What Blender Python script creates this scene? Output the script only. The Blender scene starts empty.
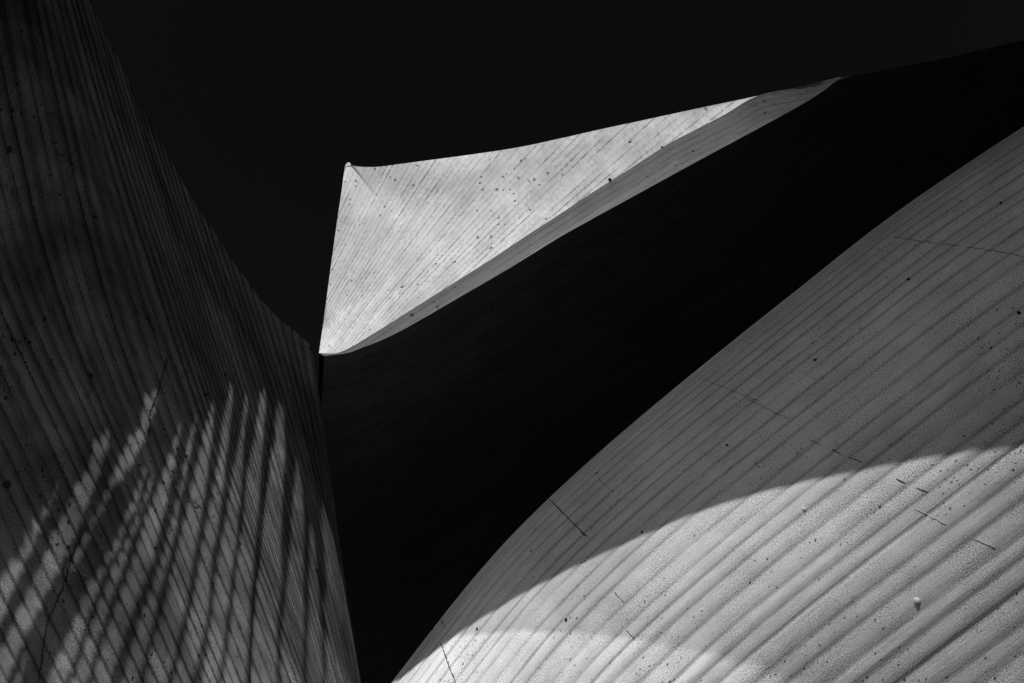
import bpy, math, random
import numpy as np
from mathutils import Vector
from mathutils.bvhtree import BVHTree

rnd = random.Random(7)
scene = bpy.context.scene
COL = scene.collection

# ------------------------------------------------------------------ camera --
PITCH = math.radians(50)
CAM = np.array([0.0, 0.0, 1.6])
FW = np.array([0.0, math.cos(PITCH), math.sin(PITCH)])
UP = np.array([0.0, -math.sin(PITCH), math.cos(PITCH)])
RT = np.array([1.0, 0.0, 0.0])
K = 36.0 / 35.0 / 1024.0

def ray(px, py):
    return FW + RT * ((px - 512.0) * K) + UP * (-(py - 341.5) * K)

def at(px, py, d):
    """the point of the place that stands d metres away along this line of sight"""
    return CAM + d * ray(px, py)

cam_data = bpy.data.cameras.new('camera')
cam_data.lens = 35.0
cam_data.sensor_width = 36.0
cam_data.clip_start = 0.05
cam_data.clip_end = 5000.0
cam = bpy.data.objects.new('camera', cam_data)
cam.location = Vector(CAM)
cam.rotation_euler = (math.radians(90) + PITCH, 0, 0)
COL.objects.link(cam)
scene.camera = cam

# --------------------------------------------------------------------- sun --
SUN = np.array([-0.10, -0.842, 0.53])
SUN /= np.linalg.norm(SUN)

# ----------------------------------------------------------------- helpers --
def unit(v):
    v = np.asarray(v, float)
    return v / np.maximum(np.linalg.norm(v, axis=-1, keepdims=True), 1e-9)

def spline(pts, u):
    """Catmull-Rom through rows of pts at parameters u in 0..1 (uniform knots)"""
    pts = np.asarray(pts, float)
    n = len(pts) - 1
    ext = np.concatenate([2 * pts[:1] - pts[1:2], pts, 2 * pts[-1:] - pts[-2:-1]])
    x = np.clip(np.asarray(u, float), 0, 1) * n
    i = np.minimum(x.astype(int), n - 1)
    t = (x - i)
    t = t.reshape(t.shape + (1,) * (pts.ndim - 1))
    p0, p1, p2, p3 = ext[i], ext[i + 1], ext[i + 2], ext[i + 3]
    return 0.5 * (2 * p1 + (p2 - p0) * t + (2 * p0 - 5 * p1 + 4 * p2 - p3) * t ** 2 + (3 * p1 - p0 - 3 * p2 + p3) * t ** 3)

def grid_normals(P):
    du = np.gradient(P, axis=0)
    dv = np.gradient(P, axis=1)
    return unit(np.cross(du, dv))

def mesh_obj(name, verts, faces, mat, parent=None, uvs=None, smooth=True):
    me = bpy.data.meshes.new(name)
    me.from_pydata([tuple(v) for v in verts], [], faces)
    if uvs is not None:
        lay = me.uv_layers.new(name='board_metres')
        li = np.zeros(len(me.loops), dtype=np.int32)
        me.loops.foreach_get('vertex_index', li)
        lay.data.foreach_set('uv', np.asarray(uvs, float)[li].ravel())
    if smooth:
        me.polygons.foreach_set('use_smooth', [True] * len(me.polygons))
    me.materials.append(mat)
    me.update()
    ob = bpy.data.objects.new(name, me)
    COL.objects.link(ob)
    if parent is not None:
        ob.parent = parent
    return ob

def quads(nu, nv, flip=False, off=0):
    i, j = np.meshgrid(np.arange(nu - 1), np.arange(nv - 1), indexing='ij')
    a = (i * nv + j).ravel() + off
    b = ((i + 1) * nv + j).ravel() + off
    c = ((i + 1) * nv + j + 1).ravel() + off
    d = (i * nv + j + 1).ravel() + off
    q = np.stack([a, d, c, b] if flip else [a, b, c, d], 1)
    return q.tolist()

def slab_obj(name, P, N, thick, mat, UV, parent=None, flip=False, back=None):
    """a curved slab: the front grid P, a back grid thick metres behind it, and the rim between"""
    nu, nv = P.shape[:2]
    B = back if back is not None else P - N * thick
    n = nu * nv
    verts = np.concatenate([P.reshape(-1, 3), B.reshape(-1, 3)])
    faces = quads(nu, nv, flip) + quads(nu, nv, not flip, n)
    loop = [i * nv for i in range(nu)] + [(nu - 1) * nv + j for j in range(1, nv)] + \
           [i * nv + nv - 1 for i in range(nu - 2, -1, -1)] + [j for j in range(nv - 2, 0, -1)]
    for a, b in zip(loop, loop[1:] + loop[:1]):
        faces.append([b, a, a + n, b + n] if not flip else [a, b, b + n, a + n])
    uv = np.concatenate([UV.reshape(-1, 2)] * 2)
    ob = mesh_obj(name, verts, faces, mat, parent, uv)
    return ob

def tag(o, label=None, cat=None, group=None, kind=None):
    if label: o['label'] = label
    if cat: o['category'] = cat
    if group: o['group'] = group
    if kind: o['kind'] = kind
    return o

def smooth_noise(n, step, seed, amp):
    r = np.random.RandomState(seed)
    k = max(2, int(n / step) + 2)
    return np.interp(np.linspace(0, k - 1, n), np.arange(k), r.uniform(-amp, amp, k))

# --------------------------------------------------------------- materials --
class NT:
    def __init__(self, name):
        self.m = bpy.data.materials.new(name)
        self.m.use_nodes = True
        self.t = self.m.node_tree
        self.t.nodes.clear()
    def n(self, kind, **kw):
        nd = self.t.nodes.new(kind)
        for k, v in kw.items():
            setattr(nd, k, v)
        return nd
    def put(self, sock, v):
        if isinstance(v, bpy.types.NodeSocket):
            self.t.links.new(v, sock)
        else:
            sock.default_value = v
    def math(self, op, a, b=0.0, c=None, clamp=False):
        nd = self.n('ShaderNodeMath', operation=op, use_clamp=clamp)
        self.put(nd.inputs[0], a)
        self.put(nd.inputs[1], b)
        if c is not None:
            self.put(nd.inputs[2], c)
        return nd.outputs[0]
    def rng(self, v, a, b, c, d, smooth=True):
        nd = self.n('ShaderNodeMapRange', interpolation_type='SMOOTHSTEP' if smooth else 'LINEAR')
        for i, x in enumerate((v, a, b, c, d)):
            self.put(nd.inputs[i], x)
        return nd.outputs[0]
    def vec(self, x, y, z=0.0):
        nd = self.n('ShaderNodeCombineXYZ')
        for i, v in enumerate((x, y, z)):
            self.put(nd.inputs[i], v)
        return nd.outputs[0]
    def noise(self, vec, scale, detail=3.0, rough=0.55):
        nd = self.n('ShaderNodeTexNoise')
        self.put(nd.inputs['Vector'], vec)
        nd.inputs['Scale'].default_value = scale
        nd.inputs['Detail'].default_value = detail
        nd.inputs['Roughness'].default_value = rough
        return nd.outputs[0]
    def white(self, v):
        nd = self.n('ShaderNodeTexWhiteNoise', noise_dimensions='1D')
        self.put(nd.inputs['W'], v)
        return nd.outputs['Value']

def concrete(name, base, board, joint_w, joint_dark, ends=0.35, tone=0.12, grain=0.25, grain_scale=170.0,
             pores=(26.0, 0.10, 0.16), wood=0.15, stain=0.25, bump=1.0, joint_bump=0.0, break_up=0.6, streak=0.0):
    """board-marked concrete; UV.x runs along the boards and UV.y across them, in metres"""
    g = NT(name)
    uv = g.n('ShaderNodeUVMap', uv_map='board_metres')
    sp = g.n('ShaderNodeSeparateXYZ')
    g.put(sp.inputs[0], uv.outputs[0])
    x, y = sp.outputs[0], sp.outputs[1]
    wob = g.math('MULTIPLY', g.math('SUBTRACT', g.noise(g.vec(g.math('MULTIPLY', x, 1.3), g.math('MULTIPLY', y, 4.0)), 1.0), 0.5), board * 0.26)
    yb = g.math('DIVIDE', g.math('ADD', y, wob), board)
    idx = g.math('FLOOR', yb)
    q = g.math('FRACT', yb)
    segw = g.math('ADD', g.math('DIVIDE', x, 2.1), g.math('MULTIPLY', g.white(g.math('ADD', idx, 0.37)), 7.0))
    seg = g.math('FLOOR', segw)
    sfr = g.math('FRACT', segw)
    tone_v = g.white(g.math('ADD', g.math('MULTIPLY', idx, 13.13), seg))
    send = g.rng(g.math('MINIMUM', sfr, g.math('SUBTRACT', 1.0, sfr)), 0.0006, 0.0022, ends, 0.0)
    # distance to the board joint, in metres
    dist = g.math('MULTIPLY', g.math('MINIMUM', q, g.math('SUBTRACT', 1.0, q)), board)
    jn = g.noise(g.vec(g.math('MULTIPLY', x, 1.1), g.math('MULTIPLY', g.math('ROUND', yb), 7.31)), 1.0, 4.0, 0.65)
    jmask = g.math('MULTIPLY', g.rng(dist, joint_w * 0.25, joint_w, 1.0, 0.0), g.rng(jn, break_up - 0.22, break_up + 0.12, 0.12, 1.0))
    # grain of the wood left in the paste
    wd = g.noise(g.vec(g.math('MULTIPLY', x, 3.0), g.math('MULTIPLY', g.math('ADD', y, g.math('MULTIPLY', idx, 3.7)), 110.0)), 1.0, 4.0, 0.6)
    big = g.noise(g.vec(x, y), 0.9, 5.0, 0.6)
    mid = g.noise(g.vec(g.math('MULTIPLY', x, 3.0), g.math('MULTIPLY', y, 4.2), 3.1), 1.6, 6.0, 0.68)
    fine = g.noise(g.vec(x, y, 1.7), grain_scale, 3.0, 0.7)
    patch = g.noise(g.vec(x, y, 6.6), 3.5, 3.0)
    fine = g.math('ADD', 0.5, g.math('MULTIPLY', g.math('SUBTRACT', fine, 0.5), g.rng(patch, 0.35, 0.65, 0.45, 1.35)))
    dist = g.math('ADD', dist, g.math('MULTIPLY', g.math('SUBTRACT', fine, 0.5), joint_w * 2.2))
    near_joint = g.rng(dist, joint_w, joint_w * 3.5, 1.0, 0.0)
    jmask = g.math('MULTIPLY', g.rng(dist, joint_w * 0.25, joint_w, 1.0, 0.0), g.rng(jn, break_up - 0.22, break_up + 0.12, 0.12, 1.0))
    # sand and air pores
    dn = g.noise(g.vec(x, y, 4.4), pores[0] * 1.6, 2.0)
    dv = g.math('MULTIPLY', g.math('SUBTRACT', dn, 0.5), 0.9 / pores[0])
    vo = g.n('ShaderNodeTexVoronoi', feature='F1')
    g.put(vo.inputs['Vector'], g.vec(g.math('ADD', g.math('MULTIPLY', x, 0.8), dv), g.math('SUBTRACT', y, dv), 0.4))
    vo.inputs['Scale'].default_value = pores[0]
    sc = g.n('ShaderNodeSeparateColor')
    g.put(sc.inputs[0], vo.outputs['Color'])
    cluster = g.noise(g.vec(x, y, 9.0), 2.2, 2.0)
    rad = g.math('MULTIPLY', g.math('MULTIPLY', g.rng(sc.outputs[0], 1.0 - pores[1] * 2.0, 1.0, 0.0, 1.0, False), pores[2]), g.rng(cluster, 0.35, 0.65, 0.35, 1.2))
    pore = g.math('MULTIPLY', g.rng(g.math('SUBTRACT', rad, vo.outputs['Distance']), 0.0, 0.06, 0.0, 1.0), 1.0)
    v2 = g.n('ShaderNodeTexVoronoi', feature='F1')
    g.put(v2.inputs['Vector'], g.vec(x, y, 5.4))
    v2.inputs['Scale'].default_value = pores[0] * 3.1
    s2 = g.n('ShaderNodeSeparateColor')
    g.put(s2.inputs[0], v2.outputs['Color'])
    r2 = g.math('MULTIPLY', g.rng(s2.outputs[0], 0.72, 1.0, 0.0, 1.0, False), g.math('MULTIPLY', g.math('ADD', g.math('MULTIPLY', near_joint, 0.5), g.rng(cluster, 0.4, 0.62, 0.1, 0.9)), 0.34))
    pore2 = g.rng(g.math('SUBTRACT', r2, v2.outputs['Distance']), 0.0, 0.1, 0.0, 0.75)
    # colour: everything multiplies the base grey
    f = g.rng(tone_v, 0.0, 1.0, 1.0 - tone, 1.0 + tone, False)
    f = g.math('MULTIPLY', f, g.rng(big, 0.25, 0.75, 1.0 - stain, 1.0 + stain * 0.6, False))
    f = g.math('MULTIPLY', f, g.rng(mid, 0.25, 0.75, 1.0 - stain * 0.6, 1.0 + stain * 0.4, False))
    f = g.math('MULTIPLY', f, g.rng(wd, 0.25, 0.75, 1.0 - wood, 1.0 + wood, False))
    f = g.math('MULTIPLY', f, g.rng(fine, 0.25, 0.75, 1.0 - grain, 1.0 + grain, False))
    if streak > 0:
        st = g.noise(g.vec(g.math('MULTIPLY', x, 0.55), g.math('MULTIPLY', y, 7.0), 2.2), 1.0, 3.0, 0.5)
        f = g.math('MULTIPLY', f, g.rng(st, 0.35, 0.7, 1.0 + streak * 0.3, 1.0 - streak))
    f = g.math('MULTIPLY', f, g.math('SUBTRACT', 1.0, g.math('MULTIPLY', jmask, joint_dark)))
    f = g.math('MULTIPLY', f, g.math('SUBTRACT', 1.0, g.math('MULTIPLY', pore, 0.85)))
    f = g.math('MULTIPLY', f, g.math('SUBTRACT', 1.0, g.math('MULTIPLY', pore2, 0.8)))
    f = g.math('MULTIPLY', f, g.math('SUBTRACT', 1.0, send))
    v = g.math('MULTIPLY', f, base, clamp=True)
    col = g.n('ShaderNodeCombineColor')
    for i in range(3):
        g.put(col.inputs[i], v)
    # relief
    h = g.math('MULTIPLY', fine, 0.0016 * bump)
    h = g.math('ADD', h, g.math('MULTIPLY', wd, 0.0012 * bump))
    h = g.math('ADD', h, g.math('MULTIPLY', mid, 0.004 * bump))
    h = g.math('SUBTRACT', h, g.math('MULTIPLY', g.math('MAXIMUM', pore, pore2), 0.004 * bump))
    h = g.math('SUBTRACT', h, g.math('MULTIPLY', jmask, joint_bump))
    bm = g.n('ShaderNodeBump')
    bm.inputs['Strength'].default_value = 1.0
    bm.inputs['Distance'].default_value = 1.0
    g.put(bm.inputs['Height'], h)
    bs = g.n('ShaderNodeBsdfPrincipled')
    g.put(bs.inputs['Base Color'], col.outputs[0])
    bs.inputs['Roughness'].default_value = 0.92
    bs.inputs['Specular IOR Level'].default_value = 0.12
    g.put(bs.inputs['Normal'], bm.outputs[0])
    out = g.n('ShaderNodeOutputMaterial')
    g.put(out.inputs[0], bs.outputs[0])
    return g.m

def plain(name, v, rough=0.8, var=0.3, scale=20.0):
    g = NT(name)
    tc = g.n('ShaderNodeTexCoord')
    nz = g.noise(tc.outputs['Object'], scale, 4.0)
    val = g.rng(nz, 0.2, 0.8, v * (1 - var), v * (1 + var), False)
    col = g.n('ShaderNodeCombineColor')
    for i in range(3):
        g.put(col.inputs[i], val)
    bs = g.n('ShaderNodeBsdfPrincipled')
    g.put(bs.inputs['Base Color'], col.outputs[0])
    bs.inputs['Roughness'].default_value = rough
    out = g.n('ShaderNodeOutputMaterial')
    g.put(out.inputs[0], bs.outputs[0])
    return g.m

def dimming_glass(name, through):
    g = NT(name)
    tr = g.n('ShaderNodeBsdfTransparent')
    tr.inputs[0].default_value = (through, through, through, 1)
    gl = g.n('ShaderNodeBsdfGlossy')
    gl.inputs['Roughness'].default_value = 0.02
    mx = g.n('ShaderNodeMixShader')
    mx.inputs[0].default_value = 0.05
    g.put(mx.inputs[1], tr.outputs[0])
    g.put(mx.inputs[2], gl.outputs[0])
    out = g.n('ShaderNodeOutputMaterial')
    g.put(out.inputs[0], mx.outputs[0])
    return g.m

M_right = concrete('concrete_bulge', 0.66, 0.12, 0.020, 0.40, ends=0.0, tone=0.03, grain=0.85, grain_scale=150.0,
                   pores=(46.0, 0.40, 0.24), wood=0.08, stain=0.30, bump=0.9, break_up=0.46)
M_left = concrete('concrete_left_shade', 0.21, 0.078, 0.0115, 0.62, ends=0.12, tone=0.16, grain=0.75, grain_scale=110.0,
                  pores=(30.0, 0.30, 0.28), wood=0.08, stain=0.80, bump=1.2, break_up=0.46, streak=0.30)  # base grey lowered to stand in for the left wall's shade
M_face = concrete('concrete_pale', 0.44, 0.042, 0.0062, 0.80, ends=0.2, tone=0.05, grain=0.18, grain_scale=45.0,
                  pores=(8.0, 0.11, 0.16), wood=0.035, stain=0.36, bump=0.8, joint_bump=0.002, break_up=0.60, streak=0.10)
M_edge = concrete('concrete_edge', 0.44, 0.05, 0.007, 0.35, ends=0.0, tone=0.10, grain=0.15, grain_scale=60.0,
                  pores=(8.0, 0.06, 0.12), wood=0.12, stain=0.2, bump=0.5, break_up=0.5)
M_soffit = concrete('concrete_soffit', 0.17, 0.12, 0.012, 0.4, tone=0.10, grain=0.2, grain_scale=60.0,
                    pores=(6.0, 0.06, 0.12), wood=0.15, stain=0.25, bump=1.0, break_up=0.5)  # base grey lowered to deepen the shade under the shell
M_plain = plain('concrete_plain', 0.30)
M_dark = plain('crack_shade', 0.012, 0.95)  # shade in cracks and shadow edges, put into the colour
M_hair = plain('crack_shade_faint', 0.07, 0.95)  # fainter crack shade, also put into the colour
M_hole = plain('hole_shade', 0.010, 0.95)  # the shade inside holes, put into the colour
M_plug = plain('mortar_plug', 0.62, 0.7, 0.1)
M_iron = plain('rusted_iron', 0.025, 0.7)
M_ground = plain('pale_paving', 0.55, 0.95, 0.35, 3.0)
M_dark_sheet = plain('dark_sheet_grey', 0.025, 0.95, 0.5, 8.0)  # for the added sheet that cuts bounce light
M_dimmer = dimming_glass('dimming_glass', 0.81)  # for the added pane that dims sun on the right wall
M_bark = plain('bark', 0.06, 0.95, 0.4, 30.0)

# ------------------------------------------------------------------ ground --
n = 40
xs = np.linspace(-1, 1, n)
gx = np.sign(xs) * np.abs(xs) ** 3 * 2500
GX, GY = np.meshgrid(gx, gx, indexing='ij')
G = np.stack([GX, GY, np.zeros_like(GX)], -1)
ground = mesh_obj('ground', G.reshape(-1, 3), quads(n, n), M_ground)
tag(ground, kind='structure')
# unseen dark sheet, added and shaped to cut ground bounce onto left wall and soffit
dark_sheet_pts = [(-60, 2.0), (-9, 1.6), (-4.6, 1.0), (-5.4, -5), (-7.5, -14), (-14, -25), (-30, -60), (90, -60), (90, 60), (-60, 60)]
dark_sheet = mesh_obj('dark_sheet', [(x, y, 0.004) for x, y in dark_sheet_pts], [list(range(len(dark_sheet_pts)))], M_dark_sheet, smooth=False)
tag(dark_sheet, kind='structure')

# ------------------------------------------- the bulging wall on the right --
SIL = [(-3.2, 7.8, -0.6), (-3.0, 7.6, 1.2), (-2.55, 7.28, 2.8), (-1.95, 6.80, 3.88), (-1.36, 6.26, 4.52)]
sil_px = [(392, 683, 6.30), (441, 619, 6.30), (499, 549, 6.28), (560, 488, 6.26), (625, 430, 6.23), (690, 376, 6.19),
          (780, 304, 6.13), (895, 214, 6.05), (1024, 127, 5.98), (1160, 42, 5.90), (1330, -55, 5.82), (1560, -170, 5.75)]
SIL_END = [(8.0, -0.7, 8.6), (10.5, -2.5, 9.3), (13.2, -4.4, 10.0)]
SIL = np.array(SIL + [at(*p) for p in sil_px] + SIL_END)
# resample by length
uu = np.linspace(0, 1, 2000)
cv = spline(SIL, uu)
ln = np.concatenate([[0], np.cumsum(np.linalg.norm(np.diff(cv, axis=0), axis=1))])
NU = 420
us = np.linspace(0, ln[-1], NU)
S = np.stack([np.interp(us, ln, cv[:, k]) for k in range(3)], 1)
for _ in range(12):
    S[1:-1] = 0.25 * S[:-2] + 0.5 * S[1:-1] + 0.25 * S[2:]
T = unit(np.gradient(S, axis=0))
V = unit(S - CAM)
NS = unit(np.cross(T, V))
NS *= np.sign((NS @ (UP - RT)))[:, None]
E = unit(np.cross(NS, T))
E *= np.sign(-np.sum(E * V, axis=1))[:, None]
RHO = 1.62
BW = 0.12
PER = 10
nb0, nb1 = -12, 48                       # boards behind and in front of the limb
W = np.concatenate([np.arange(nb0 * PER, nb1 * PER) / PER * BW, np.arange(nb1 * 2, 118 * 2 + 1) / 2 * BW])
SHEAR = 0.0

def right_point(Sk, NSk, Ek, phi):
    lim = math.radians(88)
    ph = np.minimum(phi, lim)
    base = Sk - RHO * NSk + RHO * (np.cos(ph)[:, None] * NSk + np.sin(ph)[:, None] * Ek)
    tang = -math.sin(lim) * NSk + math.cos(lim) * Ek
    return base + np.maximum(phi - lim, 0)[:, None] * RHO * tang

WB = W.copy()                            # board coordinate used by the material
wid = 0.094 * np.random.RandomState(21).choice([0.78, 0.9, 1.0, 1.08, 1.25], size=150)
cum = np.concatenate([[0], np.cumsum(wid)])
kk_ = np.round(W / BW, 6)
k0_ = np.floor(kk_ + 1e-6).astype(int)
W = cum[k0_ - nb0] + (kk_ - k0_) * wid[k0_ - nb0] - cum[-nb0]
RP = np.zeros((NU, len(W), 3))
for i in range(NU):
    w_off = SHEAR * (us[i] - 8.0)
    RP[i] = right_point(S[i][None], NS[i][None], E[i][None], (W + w_off) / RHO)
RN = grid_normals(RP)
if np.mean(np.sum(RN[NU // 2, 10 * PER:] * (CAM - RP[NU // 2, 10 * PER:]), -1)) < 0:
    RN = -RN
    R_FLIP = True
else:
    R_FLIP = False
# boards: gently cupped between sharp little valleys, each set a touch differently
kb = np.floor(WB / BW + 1e-6).astype(int)
qb = np.maximum(WB / BW - kb, 0)
rs = np.random.RandomState(3)
nboards = 140
def px_of(P):
    v = P - CAM
    z = np.maximum(v @ FW, 0.05)
    return np.stack([512 + (v @ RT) / z / K, 341.5 - (v @ UP) / z / K], -1)
RPX = px_of(RP)
deep_boards = {}
for (px_, py_, dd_) in ((840, 574, 0.006), (600, 600, 0.003), (640, 655, 0.004), (900, 300, 0.004), (760, 430, 0.003), (545, 640, 0.004), (960, 620, 0.003), (1005, 160, 0.003), (470, 640, 0.002)):
    dist_ = np.hypot(RPX[..., 0] - px_, RPX[..., 1] - py_)
    dist_[:, :9 * PER] = 1e9
    jj = np.unravel_index(np.argmin(dist_), dist_.shape)[1]
    deep_boards[int(round(WB[jj] / BW))] = dd_
relief = np.zeros((NU, len(W)))
for j in range(len(W)):
    k = kb[j] - nb0
    r1 = np.random.RandomState(100 + k)
    off = r1.uniform(-0.0015, 0.0015)
    tilt = r1.uniform(-0.002, 0.002)
    pk = 0.60
    sk = qb[j] / pk if qb[j] < pk else (1 - qb[j]) / (1 - pk)
    cup = 0.0035 * (0.5 - 0.5 * math.cos(math.pi * sk)) * r1.uniform(0.75, 1.15)
    relief[:, j] = off + tilt * (qb[j] - 0.5) + cup * (1 + smooth_noise(NU, 10, 1500 + k, 0.35)) + smooth_noise(NU, 24, 500 + k, 0.0011) + smooth_noise(NU, 4, 2500 + j, 0.00035)
    if qb[j] < 1e-3:
        deep = deep_boards.get(int(kb[j]), r1.choice([0.0, 0.001, 0.002]))
        relief[:, j] = -0.0006 - deep * (0.5 + smooth_noise(NU, 40, 900 + k, 0.5))
RPd = RP + RN * relief[..., None]
UV = np.stack(np.meshgrid(us, WB, indexing='ij'), -1)
right_wall = slab_obj('concrete_wall', RPd, RN, 0.35, M_right, UV, None, R_FLIP, RP - RN * 0.35)
right_wall['kind'] = 'thing'
tag(right_wall, 'bulging board-marked concrete wall at lower right, its foot in sunlight and top in shade', 'wall', 'board-marked concrete walls')

# --------------------------------------------------- the twisted left wall --
rulings = [
    [(-330, -150), (-330, 100), (-300, 300), (-225, 520), (-90, 760)],
    [(-110, -150), (-85, 60), (-33, 265), (68, 487), (190, 760)],
    [(-10, -170), (40, 70), (92, 290), (163, 483), (272, 760)],
    [(60, -55), (112, 130), (170, 310), (233, 495), (330, 760)],
    [(170, 158), (212, 290), (252, 420), (292, 560), (352, 760)],
    [(254, 290), (284, 385), (311, 485), (336, 590), (371, 760)],
    [(322, 357), (332, 440), (342, 530), (353, 620), (376, 760)],
]
NL = (0.66, 0.31, -0.68)
CL = 5.83
def left_depth(px, py, s, t):
    den = -(NL[0] * (px - 512) * K - NL[1] * (py - 341.5) * K + NL[2])
    d = CL / den
    d += 0.15 * (1 - t) ** 2 * (1 - s)                 # upper part leans back
    d += 6.0 * max(0.0, s - 0.64) ** 2 * t            # rolls away at the inner edge
    return d
nr = len(rulings)
ctrl = np.zeros((nr, 5, 3))
for a, rl in enumerate(rulings):
    for b, (px, py) in enumerate(rl):
        ctrl[a, b] = at(px, py, left_depth(px, py, a / (nr - 1), b / 4))
# one more ruling that turns the wall back behind its inner edge, and a foot that goes down to the ground
last = ctrl[-1] + np.array([-0.32, 0.9, 0.12])
last2 = last + np.array([-0.35, 1.0, 0.2])
ctrl = np.concatenate([ctrl, last[None], last2[None]])
down = unit(ctrl[:, 4] - ctrl[:, 3])
nxt = ctrl[:, 4] + (ctrl[:, 4] - ctrl[:, 3])
foot = nxt + (ctrl[:, 4] - ctrl[:, 3]) * 0.8
foot[:, 2] = -0.4
#print('NXT', nxt.round(2).tolist())
ctrl = np.concatenate([ctrl, nxt[:, None], foot[:, None]], 1)
LB = 0.078
ss = np.linspace(0, 1, 600)
ext = ctrl[-2:]
ctrl = ctrl[:-2]
midrow = spline(ctrl[:, 2], ss)
ml = np.concatenate([[0], np.cumsum(np.linalg.norm(np.diff(midrow, axis=0), axis=1))])
nbl = int(ml[-1] / LB)
PERL = 10
WL = np.arange(nbl * PERL + 1) / PERL * LB
sL = np.interp(WL, ml, ss)
NT_ = 260
tt = np.linspace(0, 1, NT_)
rows = np.stack([spline(ctrl[:, b], sL) for b in range(ctrl.shape[1])], 1)      # across
f_ = np.linspace(0, 1, 16)[1:, None, None]
r_end = rows[-1]
rows = np.concatenate([rows, r_end + (ext[0] - r_end) * f_, ext[0] + (ext[1] - ext[0]) * f_])
WL = np.concatenate([WL, WL[-1] + np.arange(1, 31) * LB / 2])
LP = np.stack([spline(rows[i], tt) for i in range(len(WL))], 0)                 # (across, along)
LN = grid_normals(LP)
L_FLIP = False
if np.mean(np.sum(LN * (CAM - LP), -1)) < 0:
    LN = -LN
    L_FLIP = True
kl = np.floor(np.round(WL / LB * PERL) / PERL + 1e-6).astype(int)
ql = WL / LB - kl
lrel = np.zeros((len(WL), NT_))
trim = np.zeros(len(WL))
for j in range(len(WL)):
    r1 = np.random.RandomState(40 + kl[j])
    off = r1.uniform(-0.003, 0.003)
    tilt = r1.uniform(0.0, 0.004)
    trim[j] = r1.uniform(-0.02, 0.02)
    r2 = np.random.RandomState(77 + kl[j])
    fall = r2.choice([0.008, 0.013, 0.016, 0.018])
    cup = -fall * max(0.0, (ql[j] - 0.58) / 0.42)
    lrel[j] = off + tilt * (ql[j] - 0.5) + cup + smooth_noise(NT_, 14, 300 + kl[j], 0.002)
    if ql[j] < 1e-3:
        lrel[j] += -0.003 - r1.choice([0.0, 0.0, 0.01])
LPd = LP + LN * lrel[..., None]
LPd[:, 0] += unit(LP[:, 0] - LP[:, 1]) * trim[:, None]
alongL = np.concatenate([np.zeros((len(WL), 1)), np.cumsum(np.linalg.norm(np.diff(LP, axis=1), axis=2), axis=1)], 1)
UVL = np.stack([alongL, np.repeat(WL[:, None], NT_, 1)], -1)
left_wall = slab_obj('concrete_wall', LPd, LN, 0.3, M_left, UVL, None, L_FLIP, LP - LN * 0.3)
left_wall['kind'] = 'thing'
tag(left_wall, 'dark twisting board-marked concrete wall on the left, streaked with raking sunlight', 'wall', 'board-marked concrete walls')

# ---------------------------------------------- the pointed concrete shell --
shell = bpy.data.objects.new('concrete_shell', None)
COL.objects.link(shell)
tag(shell, 'pale sunlit pointed concrete shell roof with a deep black underside against the sky', 'roof')
NUF = (0.55, -0.62, -0.56)
CU = 4.8
def soffit_depth(px, py):
    den = -(NUF[0] * (px - 512) * K - NUF[1] * (py - 341.5) * K + NUF[2])
    return CU / max(den, 0.25)
low_px = [(319, 353), (341, 352), (376, 332), (414, 308), (452, 284), (490, 260), (529, 234), (560, 214), (590, 194), (625, 172), (665, 146), (695, 130), (724, 115), (757, 96), (800, 86.5), (840, 76.8)]
sof_px = [(324, 356), (337, 357), (356, 350), (389, 337), (422, 319), (465, 294), (503, 272), (534, 253), (560, 237), (585, 223), (634, 196), (696, 162), (759, 128), (806, 102), (841, 79)]
up_px = [(319, 353), (325, 310), (331, 265), (337, 222), (342, 188), (345, 167), (349, 162), (354, 166), (375, 167), (400, 164), (430, 160), (475, 154), (520, 147),
         (560, 138.5), (602, 129), (645, 119.8), (695, 109), (757, 96)]
NFC = (-0.35, 0.776, -0.52)
def face_depth(px, py, c=3.62):
    den = -(NFC[0] * (px - 512) * K - NFC[1] * (py - 341.5) * K + NFC[2])
    return c / den
NA = 260
aa = np.linspace(0, 1, NA)
def poly_len(px, m):
    """points spread evenly by length along a pixel polyline smoothed by a spline"""
    c = spline(np.array(px, float), np.linspace(0, 1, 1500))
    l = np.concatenate([[0], np.cumsum(np.linalg.norm(np.diff(c, axis=0), axis=1))])
    q = np.linspace(0, l[-1], m)
    return np.stack([np.interp(q, l, c[:, k]) for k in range(2)], 1)
sofP = poly_len(sof_px, NA)
lowP = poly_len(low_px, NA)
S3 = np.array([at(p[0], p[1], soffit_depth(*p)) for p in sofP])
sd = np.array([soffit_depth(*p) for p in sofP])
# the narrow return leans so that the sun just grazes it, less and less towards the right
T3 = unit(np.gradient(S3, axis=0))
F3 = np.zeros_like(S3)
for i_ in range(NA):
    want = 0.135 + 0.055 * math.sin(math.pi * min(1.0, aa[i_] * 1.15)) - 0.11 * max(0.0, aa[i_] - 0.78) / 0.22
    lo, hi = -2.0, 2.0
    for _ in range(40):
        md = (lo + hi) / 2
        nv_ = -FW + md * (RT * 0.5 - UP * 0.85)
        nv_ = unit(nv_ - (nv_ @ T3[i_]) * T3[i_])
        if nv_ @ SUN > want: lo = md
        else: hi = md
    rr_ = ray(*lowP[i_])
    F3[i_] = CAM + rr_ * ((nv_ @ (S3[i_] - CAM)) / (nv_ @ rr_))
for _ in range(6):
    F3[1:-1] = 0.25 * F3[:-2] + 0.5 * F3[1:-1] + 0.25 * F3[2:]
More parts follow.
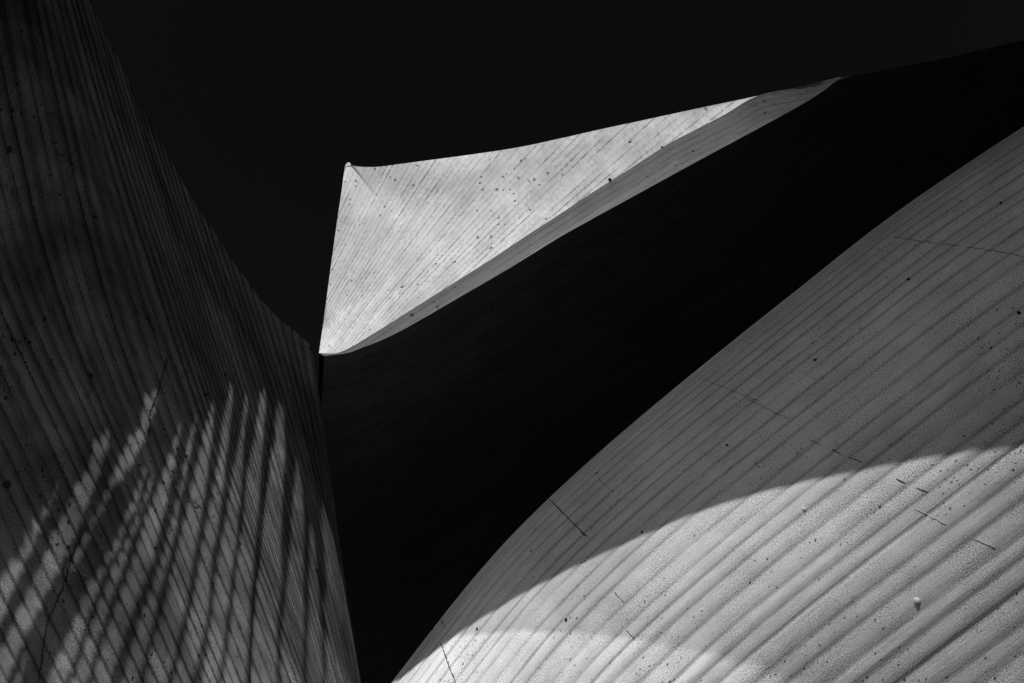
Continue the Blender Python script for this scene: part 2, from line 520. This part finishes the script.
# face: boundary up_px from the tip round the apex to the far end; ruled to the low edge
cut = int(np.argmin(np.abs(lowP[:, 0] - 757)))
FL = np.stack([np.interp(np.linspace(0, cut, NA), np.arange(NA), F3[:, k]) for k in range(3)], 1)   # the part of that edge that borders the face
end_d = (F3[cut] - CAM) @ FW
upP = poly_len(up_px, NA)
def up_depth(p, a):
    d = face_depth(*p)
    if a > 0.3:
        k = (a - 0.3) / 0.7
        d = d * (1 - k) + k * end_d
    if a < 0.05:
        d = d * (a / 0.05) + (1 - a / 0.05) * sd[0]
    return d
U3 = np.array([at(p[0], p[1], up_depth(p, a)) for p, a in zip(upP, aa)])
NB = 40
bb = np.linspace(0, 1, NB)
U3s = U3.copy()
for _ in range(400):
    U3s[1:-1] = 0.25 * U3s[:-2] + 0.5 * U3s[1:-1] + 0.25 * U3s[2:]
FG = np.zeros((NA, NB, 3)); FUV = np.zeros((NA, NB, 2))
for i in range(NA):
    for j in range(NB):
        FG[i, j] = FL[i] * (1 - bb[j]) + U3s[i] * bb[j] + (U3[i] - U3s[i]) * bb[j] ** 6
# gentle belly so that the face is not a flat card
belly = np.sin(np.pi * aa)[:, None] * np.sin(np.pi * bb)[None, :]
FGn = unit(np.cross(F3[NA // 2] - F3[NA // 3], U3[NA // 2] - F3[NA // 2]))
if FGn @ (CAM - F3[NA // 2]) < 0:
    FGn = -FGn
wide = np.clip(np.linalg.norm(U3s - FL, axis=1) / 1.2, 0, 1)[:, None] ** 2      # no swells where the face narrows
FG += FGn * (-0.10 * belly * wide)[..., None]
r8 = np.random.RandomState(8)
wav = np.zeros((NA, NB))
for k_ in range(9):                                        # the face is cast by hand: slow swells
    fa, fb, ph_ = r8.uniform(1.0, 7.0), r8.uniform(0.3, 2.2), r8.uniform(0, 6.28)
    wav += np.sin(fa * 6.28 * aa[:, None] * 0.5 + fb * 6.28 * bb[None, :] * 0.5 + ph_) * 0.030 / (1 + 0.35 * fa)
FG += FGn * (wav * wide * np.minimum(1, 6 * bb * (1 - bb))[None, :])[..., None]
fan = np.array([200.0, 520.0])
for i in range(NA):
    for j in range(NB):
        v = FG[i, j] - CAM
        z = v @ FW
        px = 512 + (v @ RT) / z / K
        py = 341.5 - (v @ UP) / z / K
        FUV[i, j] = (math.hypot(px - fan[0], py - fan[1]) * K * 8.5, math.atan2(fan[1] - py, px - fan[0]) * 3.6)
def face_flip(P):
    return np.mean(np.sum(grid_normals(P) * (CAM - P), -1)) < 0
face = mesh_obj('face', FG.reshape(-1, 3), quads(NA, NB, face_flip(FG)), M_face, shell, FUV.reshape(-1, 2))
# edge: the narrow rounded return below the face
NE = 9
EG = np.zeros((NA, NE, 3))
for j in range(NE):
    f = j / (NE - 1)
    EG[:, j] = F3 * (1 - f) + S3 * f
vd = unit(CAM - F3)
EG += vd[:, None, :] * (-0.003 * np.sin(np.pi * np.linspace(0, 1, NE)) * 1.0)[None, :, None] * np.sin(np.pi * np.clip(aa * 1.0, 0, 1))[:, None, None]
al = np.concatenate([[0], np.cumsum(np.linalg.norm(np.diff(S3, axis=0), axis=1))])
eu = np.stack([np.repeat(al[:, None], NE, 1), np.linalg.norm(EG - EG[:, :1], axis=2) + 0.02 * np.sin(al * 0.9)[:, None]], -1)
edge = mesh_obj('edge', EG.reshape(-1, 3), quads(NA, NE, face_flip(EG)), M_edge, shell, eu.reshape(-1, 2))
# soffit: from the edge line back over the passage, then down to the ground behind the bulging wall
near_px = [tuple(p) for p in sofP[::12]] + [(841, 79), (900, 67), (960, 55), (1024, 40), (1150, 12), (1320, -30), (1600, -110)]
far_px = [(300, 830), (380, 800), (470, 730), (560, 640), (650, 560), (740, 470), (830, 395), (930, 315), (1030, 245), (1160, 170), (1350, 80), (1600, -20)]
NSU, NSV = 200, 60
near = poly_len(near_px, NSU)
# keep the edge exactly on the strip
far = poly_len(far_px, NSU)
SG = np.zeros((NSU, NSV, 3))
n3 = np.array([at(p[0], p[1], soffit_depth(*p)) for p in near])
f3 = np.array([at(p[0], p[1], soffit_depth(*p)) for p in far])
for j in range(44):
    f = j / 43
    SG[:, j] = n3 * (1 - f) + f3 * f
dirf = unit(f3 - n3)
for j in range(44, NSV):
    f = (j - 43) / (NSV - 44)
    ang = np.clip(f * 1.6, 0, 1)
    SG[:, j] = f3 + dirf * (1.6 * math.sin(ang * math.pi / 2)) 
    SG[:, j, 2] -= f * (f3[:, 2] + 1.8) 
sv = np.concatenate([np.zeros((NSU, 1)), np.cumsum(np.linalg.norm(np.diff(SG, axis=1), axis=2), axis=1)], 1)
su = np.concatenate([[0], np.cumsum(np.linalg.norm(np.diff(n3, axis=0), axis=1))])
suv = np.stack([np.repeat(su[:, None], NSV, 1), sv], -1)
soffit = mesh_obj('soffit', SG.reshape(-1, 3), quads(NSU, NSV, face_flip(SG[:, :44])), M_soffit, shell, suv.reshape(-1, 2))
# roof: closes the shell from its upper edge over to the soffit's far side
top_line = np.concatenate([U3[::4], F3[cut + 2::6], n3[np.searchsorted(su, al[-1]) + 1:]])
tl = np.concatenate([[0], np.cumsum(np.linalg.norm(np.diff(top_line, axis=0), axis=1))])
q = np.linspace(0, tl[-1], NSU)
TL = np.stack([np.interp(q, tl, top_line[:, k]) for k in range(3)], 1)
NR = 14
RG = np.zeros((NSU, NR, 3))
wall_foot = SG[:, -1] + np.array([0.4, 0.9, 0.0])
crest = f3 + dirf * 1.8
for j in range(NR):
    f = j / (NR - 1)
    if f <= 0.5:
        g = f / 0.5
        RG[:, j] = TL * (1 - g) + (crest + np.array([0, 0.5, 0.4])) * g
    else:
        g = (f - 0.5) / 0.5
        RG[:, j] = (crest + np.array([0, 0.5, 0.4])) * (1 - g) + wall_foot * g
for k_, name_ in ((NSU - 1, 'end_sky_block'),):
    rim = np.concatenate([SG[k_], RG[k_][::-1]])          # added unseen end piece that keeps sky light out of the hollow
    floor_ = rim.copy(); floor_[:, 2] = -0.3
    ew = np.stack([SG[k_], np.stack([SG[k_][:, 0], SG[k_][:, 1], np.full(NSV, -0.3)], 1)], 1)
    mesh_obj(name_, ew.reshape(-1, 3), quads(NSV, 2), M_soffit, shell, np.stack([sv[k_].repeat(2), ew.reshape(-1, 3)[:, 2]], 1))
roof = mesh_obj('outer_shell', RG.reshape(-1, 3), quads(NSU, NR), M_plain, shell)

# ---------------------------------------------------- pixel -> wall lookup --
def bvh_of(P, flip):
    nu, nv = P.shape[:2]
    return BVHTree.FromPolygons([Vector(v) for v in P.reshape(-1, 3)], quads(nu, nv, flip))
B_right = bvh_of(RPd, R_FLIP)
B_left = bvh_of(LPd, L_FLIP)
B_face = bvh_of(FG, face_flip(FG))
B_edge = bvh_of(EG, face_flip(EG))
def hit(bvh, px, py):
    d = Vector(ray(px, py)).normalized()
    loc, nor, idx, dist = bvh.ray_cast(Vector(CAM), d)
    if loc is None:
        return None, None
    if nor.dot(d) > 0:
        nor = -nor
    return np.array(loc), np.array(nor)

def ribbon(name, bvh, pts, w, mat, parent, jitter=1.0, seed=0, steps=2):
    """a hairline joint or crack lying on a wall"""
    r = random.Random(seed)
    dense = []
    for (x0, y0), (x1, y1) in zip(pts, pts[1:]):
        m = max(2, int(math.hypot(x1 - x0, y1 - y0) / steps))
        for k in range(m):
            f = k / m
            dense.append((x0 + (x1 - x0) * f, y0 + (y1 - y0) * f))
    dense.append(pts[-1])
    P, N = [], []
    for i, (x, y) in enumerate(dense):
        j = 0 if i in (0, len(dense) - 1) else jitter
        p, nn = hit(bvh, x + r.uniform(-j, j), y + r.uniform(-j, j))
        if p is not None:
            P.append(p); N.append(nn)
    if len(P) < 2:
        return None
    P = np.array(P); N = np.array(N)
    Tn = unit(np.gradient(P, axis=0))
    Sd = unit(np.cross(N, Tn))
    m = len(P)
    ws = np.array([w * r.uniform(0.35, 1.3) for _ in range(m)])
    ws[0] *= 0.25; ws[-1] *= 0.25
    A = P + Sd * ws[:, None] / 2 + N * 0.0025
    Bv = P - Sd * ws[:, None] / 2 + N * 0.0025
    Cc = P - N * 0.004
    verts = np.concatenate([A, Bv, Cc])
    faces = []
    for i in range(m - 1):
        faces += [[i, i + 1, m + i + 1, m + i], [i, 2 * m + i, 2 * m + i + 1, i + 1], [m + i, m + i + 1, 2 * m + i + 1, 2 * m + i]]
    return mesh_obj(name, verts, faces, mat, parent, smooth=False)

def frame_of(nv):
    a = unit(np.cross(nv, [0.3, 0.5, 0.81]))
    return a, np.cross(nv, a)

def dome(name, bvh, px, py, r, h, mat, parent, squash=1.0, rim=0.0):
    """a small plug (h > 0) standing proud of the wall"""
    p, nv = hit(bvh, px, py)
    if p is None:
        return None
    a, b = frame_of(nv)
    verts, faces = [], []
    rings, seg = 5, 14
    rr = random.Random(int(px * 7 + py))
    wob = [1 + rr.uniform(-0.14, 0.14) for _ in range(seg)]
    for i in range(rings):
        f = i / (rings - 1)
        for k in range(seg):
            t = 2 * math.pi * k / seg
            rad = r * math.cos(f * math.pi / 2 * 0.97) * wob[k]
            verts.append(p + a * rad * math.cos(t) * squash + b * rad * math.sin(t) + nv * (-0.006 + (h + 0.006) * math.sin(f * math.pi / 2)))
    for i in range(rings - 1):
        for k in range(seg):
            faces.append([i * seg + k, i * seg + (k + 1) % seg, (i + 1) * seg + (k + 1) % seg, (i + 1) * seg + k])
    faces.append([(rings - 1) * seg + k for k in range(seg)])
    return mesh_obj(name, verts, faces, mat, parent)

# anchor holes as dark domes, their shade put into the colour, and mortar plugs
for px, py, r in [(433, 629, .013), (477, 629, .014), (566, 620, .014), (642, 532, .012), (597, 473, .013), (531, 551, .010),
                  (815, 360, .014), (727, 445, .012), (908, 279, .016), (1001, 203, .014), (750, 583, .008), (880, 507, .008), (1019, 313, .014)]:
    dome('anchor_hole', B_right, px, py, r, 0.004, M_hole, right_wall, 0.8)
for px, py, r in [(804, 509, .012), (702, 610, .009), (917, 601, .019), (909, 409, .014)]:
    dome('anchor_plug', B_right, px, py, r, r * 0.45, M_plug, right_wall)
for k, (pts, w, m_, j_) in enumerate([
        ([(549, 499), (566, 516), (587, 537)], .008, M_dark, .5), ([(440, 617), (445, 628)], .010, M_dark, .4),
        ([(441, 643), (447, 660), (455, 681), (462, 700)], .008, M_dark, .7),
        ([(810, 440), (823, 446)], .004, M_hair, .3), ([(832, 449), (843, 456)], .005, M_dark, .3), ([(848, 457), (863, 463)], .006, M_dark, .4),
        ([(896, 479), (906, 483)], .006, M_dark, .3), ([(916, 488), (928, 492)], .004, M_hair, .3),
        ([(892, 237), (925, 242), (960, 246)], .004, M_hair, .5), ([(966, 247), (995, 251), (1024, 257)], .004, M_hair, .5),
        ([(745, 398), (790, 420)], .003, M_hair, .4), ([(614, 592), (624, 602)], .004, M_hair, .3), ([(626, 630), (635, 639)], .004, M_hair, .3),
        ([(598, 478), (612, 492)], .003, M_hair, .3), ([(700, 378), (760, 402)], .003, M_hair, .4)]):
    ribbon('crack_shade_line', B_right, pts, w * 0.75, m_, right_wall, j_, k)
for k, pts in enumerate([[(914, 508), (932, 517), (946, 524)], [(972, 538), (984, 543), (996, 548)]]):
    ribbon('crack_filling', B_right, pts, .004, M_plug, right_wall, 0.5, 41 + k)

# left wall: joints and shadow band edges drawn as dark ribbons, and dark holes
for px, py, r in [(6, 485, .03), (90, 376, .022), (8, 150, .03), (136, 312, .014), (206, 395, .016), (155, 548, .012), (186, 456, .014)]:
    dome('anchor_hole', B_left, px, py, r, 0.004, M_hole, left_wall, 0.8)
for k, (pts, w) in enumerate([
        ([(167, 358), (160, 385), (150, 412), (149, 436)], .010), ([(274, 405), (266, 470), (261, 541), (254, 591), (250, 661), (249, 700)], .006),
        ([(84, 528), (72, 556), (62, 590), (48, 620), (38, 683)], .006)]):
    ribbon('crack_shade_line', B_left, pts, w, M_dark, left_wall, 0.9, 70 + k)

# the shell's marks
for px, py, r in [(491, 248, .022), (402, 287, .022), (455, 262, .016), (436, 264, .014), (480, 183, .014), (515, 201, .016), (530, 210, .016),
                  (546, 219, .016), (478, 238, .016), (662, 147, .018), (585, 130, .016), (630, 142, .022)]:
    dome('anchor_hole', B_face, px, py, r, 0.006, M_hole, face, 0.8)
for px, py, r in [(693, 151, .020), (455, 287, .012)]:
    dome('anchor_hole', B_edge, px, py, r, 0.001, M_hole, edge, 0.8)
# iron spout sticking out of the shell's lower edge
p0, n0 = hit(B_face, 610.5, 180)
if p0 is not None:
    nn = unit(n0 + np.array([0, 0, -1.4]))
    A = p0 - nn * 0.05; Bq = p0 + nn * 0.035
    a, b = frame_of(nn)
    seg = 12
    verts, faces = [], []
    for c, r in ((A, .013), (Bq, .013), (Bq, .009), (Bq - nn * 0.03, .008)):
        for k in range(seg):
            t = 2 * math.pi * k / seg
            verts.append(c + a * r * math.cos(t) + b * r * math.sin(t))
    for i in range(3):
        for k in range(seg):
            faces.append([i * seg + k, i * seg + (k + 1) % seg, (i + 1) * seg + (k + 1) % seg, (i + 1) * seg + k])
    faces.append([3 * seg + k for k in range(seg)])
    mesh_obj('drain_spout', verts, faces, M_iron, shell)


# ------------------------- added unseen plate that casts the wall shadows ------
YB = 0.8
def to_plate(p, y=YB):
    return p + SUN * ((y - p[1]) / SUN[1])
def edge_on_plate(bvh, pxs, y=YB):
    out = []
    for px, py in pxs:
        p, nn = hit(bvh, px, py)
        if p is not None:
            q_ = to_plate(p, y)
            out.append((q_[0], q_[2]))
    return out
base_px = spline(np.array([(-30, 640), (2, 582), (34, 526), (72, 470), (116, 422), (160, 390), (207, 380), (248, 382), (276, 400), (300, 440)], float), np.linspace(0, 1, 76))
rz = random.Random(12)
ragged = []
for k_, (x_, y_) in enumerate(base_px):
    up_k = rz.uniform(-7, 7) if k_ < 74 else 0.0
    ragged.append((x_ - 0.36 * up_k, y_ - 0.93 * up_k))
ragged += [(322, 500), (340, 570), (352, 630), (361, 682)]
left_edge = edge_on_plate(B_left, ragged, YB - 0.22)
right_edge = edge_on_plate(B_right, [(398, 681), (420, 663), (450, 640), (500, 608), (550, 580), (600, 555), (650, 533), (700, 512), (750, 496), (800, 483), (850, 473), (900, 464), (950, 456), (1000, 449), (1022, 446)], YB - 0.22)
right_edge.sort()
#print('LEFT', [(round(a, 2), round(b, 2)) for a, b in left_edge])
#print('RIGHT', [(round(a, 2), round(b, 2)) for a, b in right_edge])
plate = bpy.data.objects.new('added_shadow_caster', None)
COL.objects.link(plate)
tag(plate, 'added unseen plate shaped to throw the shadow line across the walls', 'shadow_caster')
TOPZ = 9.5
def prism(name, outline, y0, y1, mat, parent):
    """outline: (x, z) corners, extruded between two y"""
    m = len(outline)
    verts = [(x, y0, z) for x, z in outline] + [(x, y1, z) for x, z in outline]
    faces = [list(range(m)), list(range(2 * m - 1, m - 1, -1))]
    for i in range(m):
        j = (i + 1) % m
        faces.append([i, i + m, j + m, j])
    return mesh_obj(name, verts, faces, mat, parent, smooth=False)
lx0, lz0 = left_edge[0]
rx1, rz1 = right_edge[-1]
lower = [(lx0 - 1.6, lz0 - 1.4)] + left_edge + right_edge + [(rx1 + 1.5, rz1 - 0.25), (6.0, rz1 - 0.9)]
# its upper edge follows the line of the shell's edge, so that the hollow under the shell stays dark
rim_pts = [to_plate(p) for p in n3 if p[0] < 12.6]
top_pts = [(p[0], p[2] - 0.10) for p in rim_pts][::6]
top_pts = [p for k, p in enumerate(top_pts) if k == 0 or p[0] > top_pts[k - 1][0] + 0.02]
lower[-1] = (5.0, rz1 - 0.9)
lower += [(9.0, rz1 - 1.4), (12.6, rz1 - 1.6)]
prism('plate', lower + [(12.6, top_pts[-1][1])] + top_pts[::-1] + [(top_pts[0][0] - 0.20, top_pts[0][1] + 0.02), (top_pts[0][0] - 0.6, top_pts[0][1] + 0.5), (lower[0][0], top_pts[0][1] + 2.0)], YB, YB - 0.22, M_plain, plate)
prism('added_pier', [(12.6, -0.2), (13.6, -0.2), (13.6, top_pts[-1][1]), (12.6, top_pts[-1][1])], YB + 0.05, YB - 0.6, M_plain, plate)  # added support for the unseen plate

# added unseen rods, bent to throw the crossing shadow bands on the left wall
rods = [
    ([(22, 720), (45, 650), (75, 590), (100, 540), (125, 490), (150, 440), (168, 390)], (20, 18, 17, 15, 12, 9, 8)),
    ([(52, 720), (68, 683), (90, 620), (121, 545), (144, 490), (165, 430), (175, 395)], (4, 4, 4, 4, 4, 6, 9)),
    ([(80, 720), (107, 630), (131, 560), (151, 500), (172, 436), (186, 390)], (5, 5, 4, 4, 6, 10)),
    ([(104, 724), (136, 620), (156, 560), (172, 500), (189, 418), (198, 380)], (8, 7, 6, 6, 9, 13)),
    ([(130, 724), (159, 610), (176, 540), (190, 470), (206, 400), (212, 370)], (5, 5, 5, 6, 9, 13)),
    ([(160, 724), (186, 620), (199, 550), (212, 470), (221, 400), (225, 365)], (5, 5, 5, 6, 9, 12)),
    ([(187, 724), (206, 630), (216, 560), (228, 480), (237, 405), (241, 365)], (7, 6, 5, 6, 9, 12)),
    ([(214, 724), (228, 630), (238, 550), (246, 470), (252, 405), (256, 365)], (4, 4, 4, 5, 8, 12)),
    ([(245, 724), (250, 640), (256, 570), (264, 480), (270, 410), (273, 370)], (6, 5, 5, 6, 8, 11)),
    ([(-4, 720), (20, 660), (52, 594), (86, 520), (116, 450), (130, 410)], (7, 7, 7, 7, 10, 16)),
    ([(-30, 700), (18, 598), (52, 520), (84, 455)], (10, 9, 10, 16)),
    ([(276, 724), (279, 650), (283, 590), (288, 500), (290, 420)], (5, 5, 4, 7, 11)),
    ([(303, 724), (305, 650), (306, 590), (306, 500), (304, 450)], (5, 4, 4, 6, 9)),
    ([(325, 724), (325, 650), (322, 590), (317, 520)], (4, 4, 4, 6)),
]
YR = 1.4
for pl, wd_ in rods:
    cen, rad = [], []
    m_ = 22
    pp = spline(np.array(pl, float), np.linspace(0, 1, m_))
    pp[:, 0] += smooth_noise(m_, 3.0, int(pl[0][0]) + 60, 1.6)
    ww = np.interp(np.linspace(0, 1, m_), np.linspace(0, 1, len(wd_)), wd_) * (1 + smooth_noise(m_, 3.0, int(pl[0][0]) + 90, 0.25))
    for (x_, y_), w_ in zip(pp, ww):
        a_, _n = hit(B_left, x_ - w_ * 0.45, y_ - w_ * 0.2)
        b_, _n = hit(B_left, x_ + w_ * 0.45, y_ + w_ * 0.2)
        if a_ is None or b_ is None:
            continue
        a_, b_ = to_plate(a_, YR), to_plate(b_, YR)
        cen.append((a_ + b_) / 2)
        rad.append(max(0.006, np.linalg.norm((a_ - b_)[[0, 2]]) / 2))
    if len(cen) < 3:
        continue
    cen = np.array(cen); rad = np.array(rad)
    cen = np.concatenate([cen, [cen[-1] + (cen[-1] - cen[-2]) * 3 + np.array([0, 0, 0.5])]])
    rad = np.concatenate([rad, rad[-1:]])
    tn = unit(np.gradient(cen, axis=0))
    sd_ = unit(np.cross(tn, [0, 1, 0]))
    up_ = np.cross(sd_, tn)
    seg = 10
    vs = np.stack([cen + rad[:, None] * (math.cos(2 * math.pi * k / seg) * sd_ + math.sin(2 * math.pi * k / seg) * up_) for k in range(seg)], 1)
    fs = []
    for i in range(len(cen) - 1):
        for k in range(seg):
            fs.append([i * seg + k, i * seg + (k + 1) % seg, (i + 1) * seg + (k + 1) % seg, (i + 1) * seg + k])
    fs += [list(range(seg)), [(len(cen) - 1) * seg + k for k in range(seg)]]
    mesh_obj('shadow_rod', vs.reshape(-1, 3), fs, M_iron, plate)

# added unseen pane that dims the sun; its arched edge leaves a brighter pool
YG = YB - 0.11
def on_y(pxs):
    return edge_on_plate(B_right, pxs, YG)
arch = on_y([(414, 667), (428, 650), (445, 640), (484, 634), (546, 632), (608, 636), (662, 644), (699, 652), (740, 663), (775, 674), (800, 683)])
top_g = [(x, z + 0.06) for x, z in edge_on_plate(B_right, [(420, 663), (450, 640), (500, 608), (550, 580), (600, 555), (650, 533), (700, 512), (750, 496), (800, 483), (850, 473), (900, 464), (950, 456), (1000, 449), (1022, 446)], YG)]
ax, az = arch[-1]
lowc = arch + [(ax + 0.35, az - 0.5), (ax + 0.9, az - 1.8), (top_g[-1][0] + 1.6, az - 2.2)]
topc = top_g + [(top_g[-1][0] + 1.6, top_g[-1][1] - 0.3)]
gx_ = np.linspace(max(lowc[0][0], topc[0][0]), topc[-1][0], 120)
gl_ = np.interp(gx_, [p[0] for p in lowc], [p[1] for p in lowc])
gt_ = np.maximum(np.interp(gx_, [p[0] for p in topc], [p[1] for p in topc]), gl_ + 0.02)
Gf = np.stack([np.stack([gx_, np.full(120, YG + 0.004), gt_], 1), np.stack([gx_, np.full(120, YG + 0.004), gl_], 1)], 1)
slab_obj('dimming_pane', Gf, np.tile(np.array([0.0, 1.0, 0.0]), (120, 2, 1)), 0.008, M_dimmer, Gf[..., [0, 2]], plate)
# added unseen block that keeps sun and sky out of the hollow
sun_block = tag(prism('added_light_block', [(13.0, -0.3), (24, -0.3), (24, 15.5), (13.0, 15.5)], 26.0, -6.0, M_plain, None), 'added unseen block keeping sun and sky out of the hollow under the shell', 'light_block')

# added unseen block that screens bright sky from the left wall
sky_block = tag(prism('added_light_block', [(-0.4, -0.3), (26, -0.3), (26, 11.5), (-0.4, 11.5)], -9.0, -22.0, M_plain, None), 'added unseen block behind the viewpoint, screening sky from the left wall', 'light_block')

# ---------------------------------------------------------------- lighting --
sun_data = bpy.data.lights.new('sun', 'SUN')
sun_data.energy = 5.0
sun_data.angle = math.radians(0.3)
sun_data.color = (1.0, 1.0, 1.0)          # the film is black and white
sun = bpy.data.objects.new('sun', sun_data)
sun.rotation_euler = Vector(SUN).to_track_quat('Z', 'Y').to_euler()
COL.objects.link(sun)

world = bpy.data.worlds.new('World')
scene.world = world
world.use_nodes = True
wt = world.node_tree
wt.nodes.clear()
sky = wt.nodes.new('ShaderNodeTexSky')
sky.sky_type = 'NISHITA'
sky.sun_disc = False
sky.sun_elevation = math.asin(SUN[2])
sky.sun_rotation = math.atan2(SUN[0], SUN[1])
# black and white film behind a deep red filter: only the red of the sky reaches it, and the film is contrasty
sepc = wt.nodes.new('ShaderNodeSeparateColor')
wt.links.new(sky.outputs[0], sepc.inputs[0])
pw = wt.nodes.new('ShaderNodeMath'); pw.operation = 'POWER'
wt.links.new(sepc.outputs[0], pw.inputs[0]); pw.inputs[1].default_value = 1.7
ml_ = wt.nodes.new('ShaderNodeMath'); ml_.operation = 'MULTIPLY'
wt.links.new(pw.outputs[0], ml_.inputs[0]); ml_.inputs[1].default_value = 0.080
cc = wt.nodes.new('ShaderNodeCombineColor')
for i in range(3):
    wt.links.new(ml_.outputs[0], cc.inputs[i])
bg = wt.nodes.new('ShaderNodeBackground')
bg.inputs['Strength'].default_value = 0.10
wt.links.new(cc.outputs[0], bg.inputs[0])
wo = wt.nodes.new('ShaderNodeOutputWorld')
wt.links.new(bg.outputs[0], wo.inputs[0])

scene.view_settings.view_transform = 'Standard'
scene.view_settings.look = 'None'
scene.view_settings.exposure = 0.0
scene.view_settings.gamma = 1.0
scene.view_settings.use_curve_mapping = False
scene.render.engine = 'CYCLES'
scene.cycles.max_bounces = 6
scene.cycles.diffuse_bounces = 4
scene.cycles.use_denoising = True
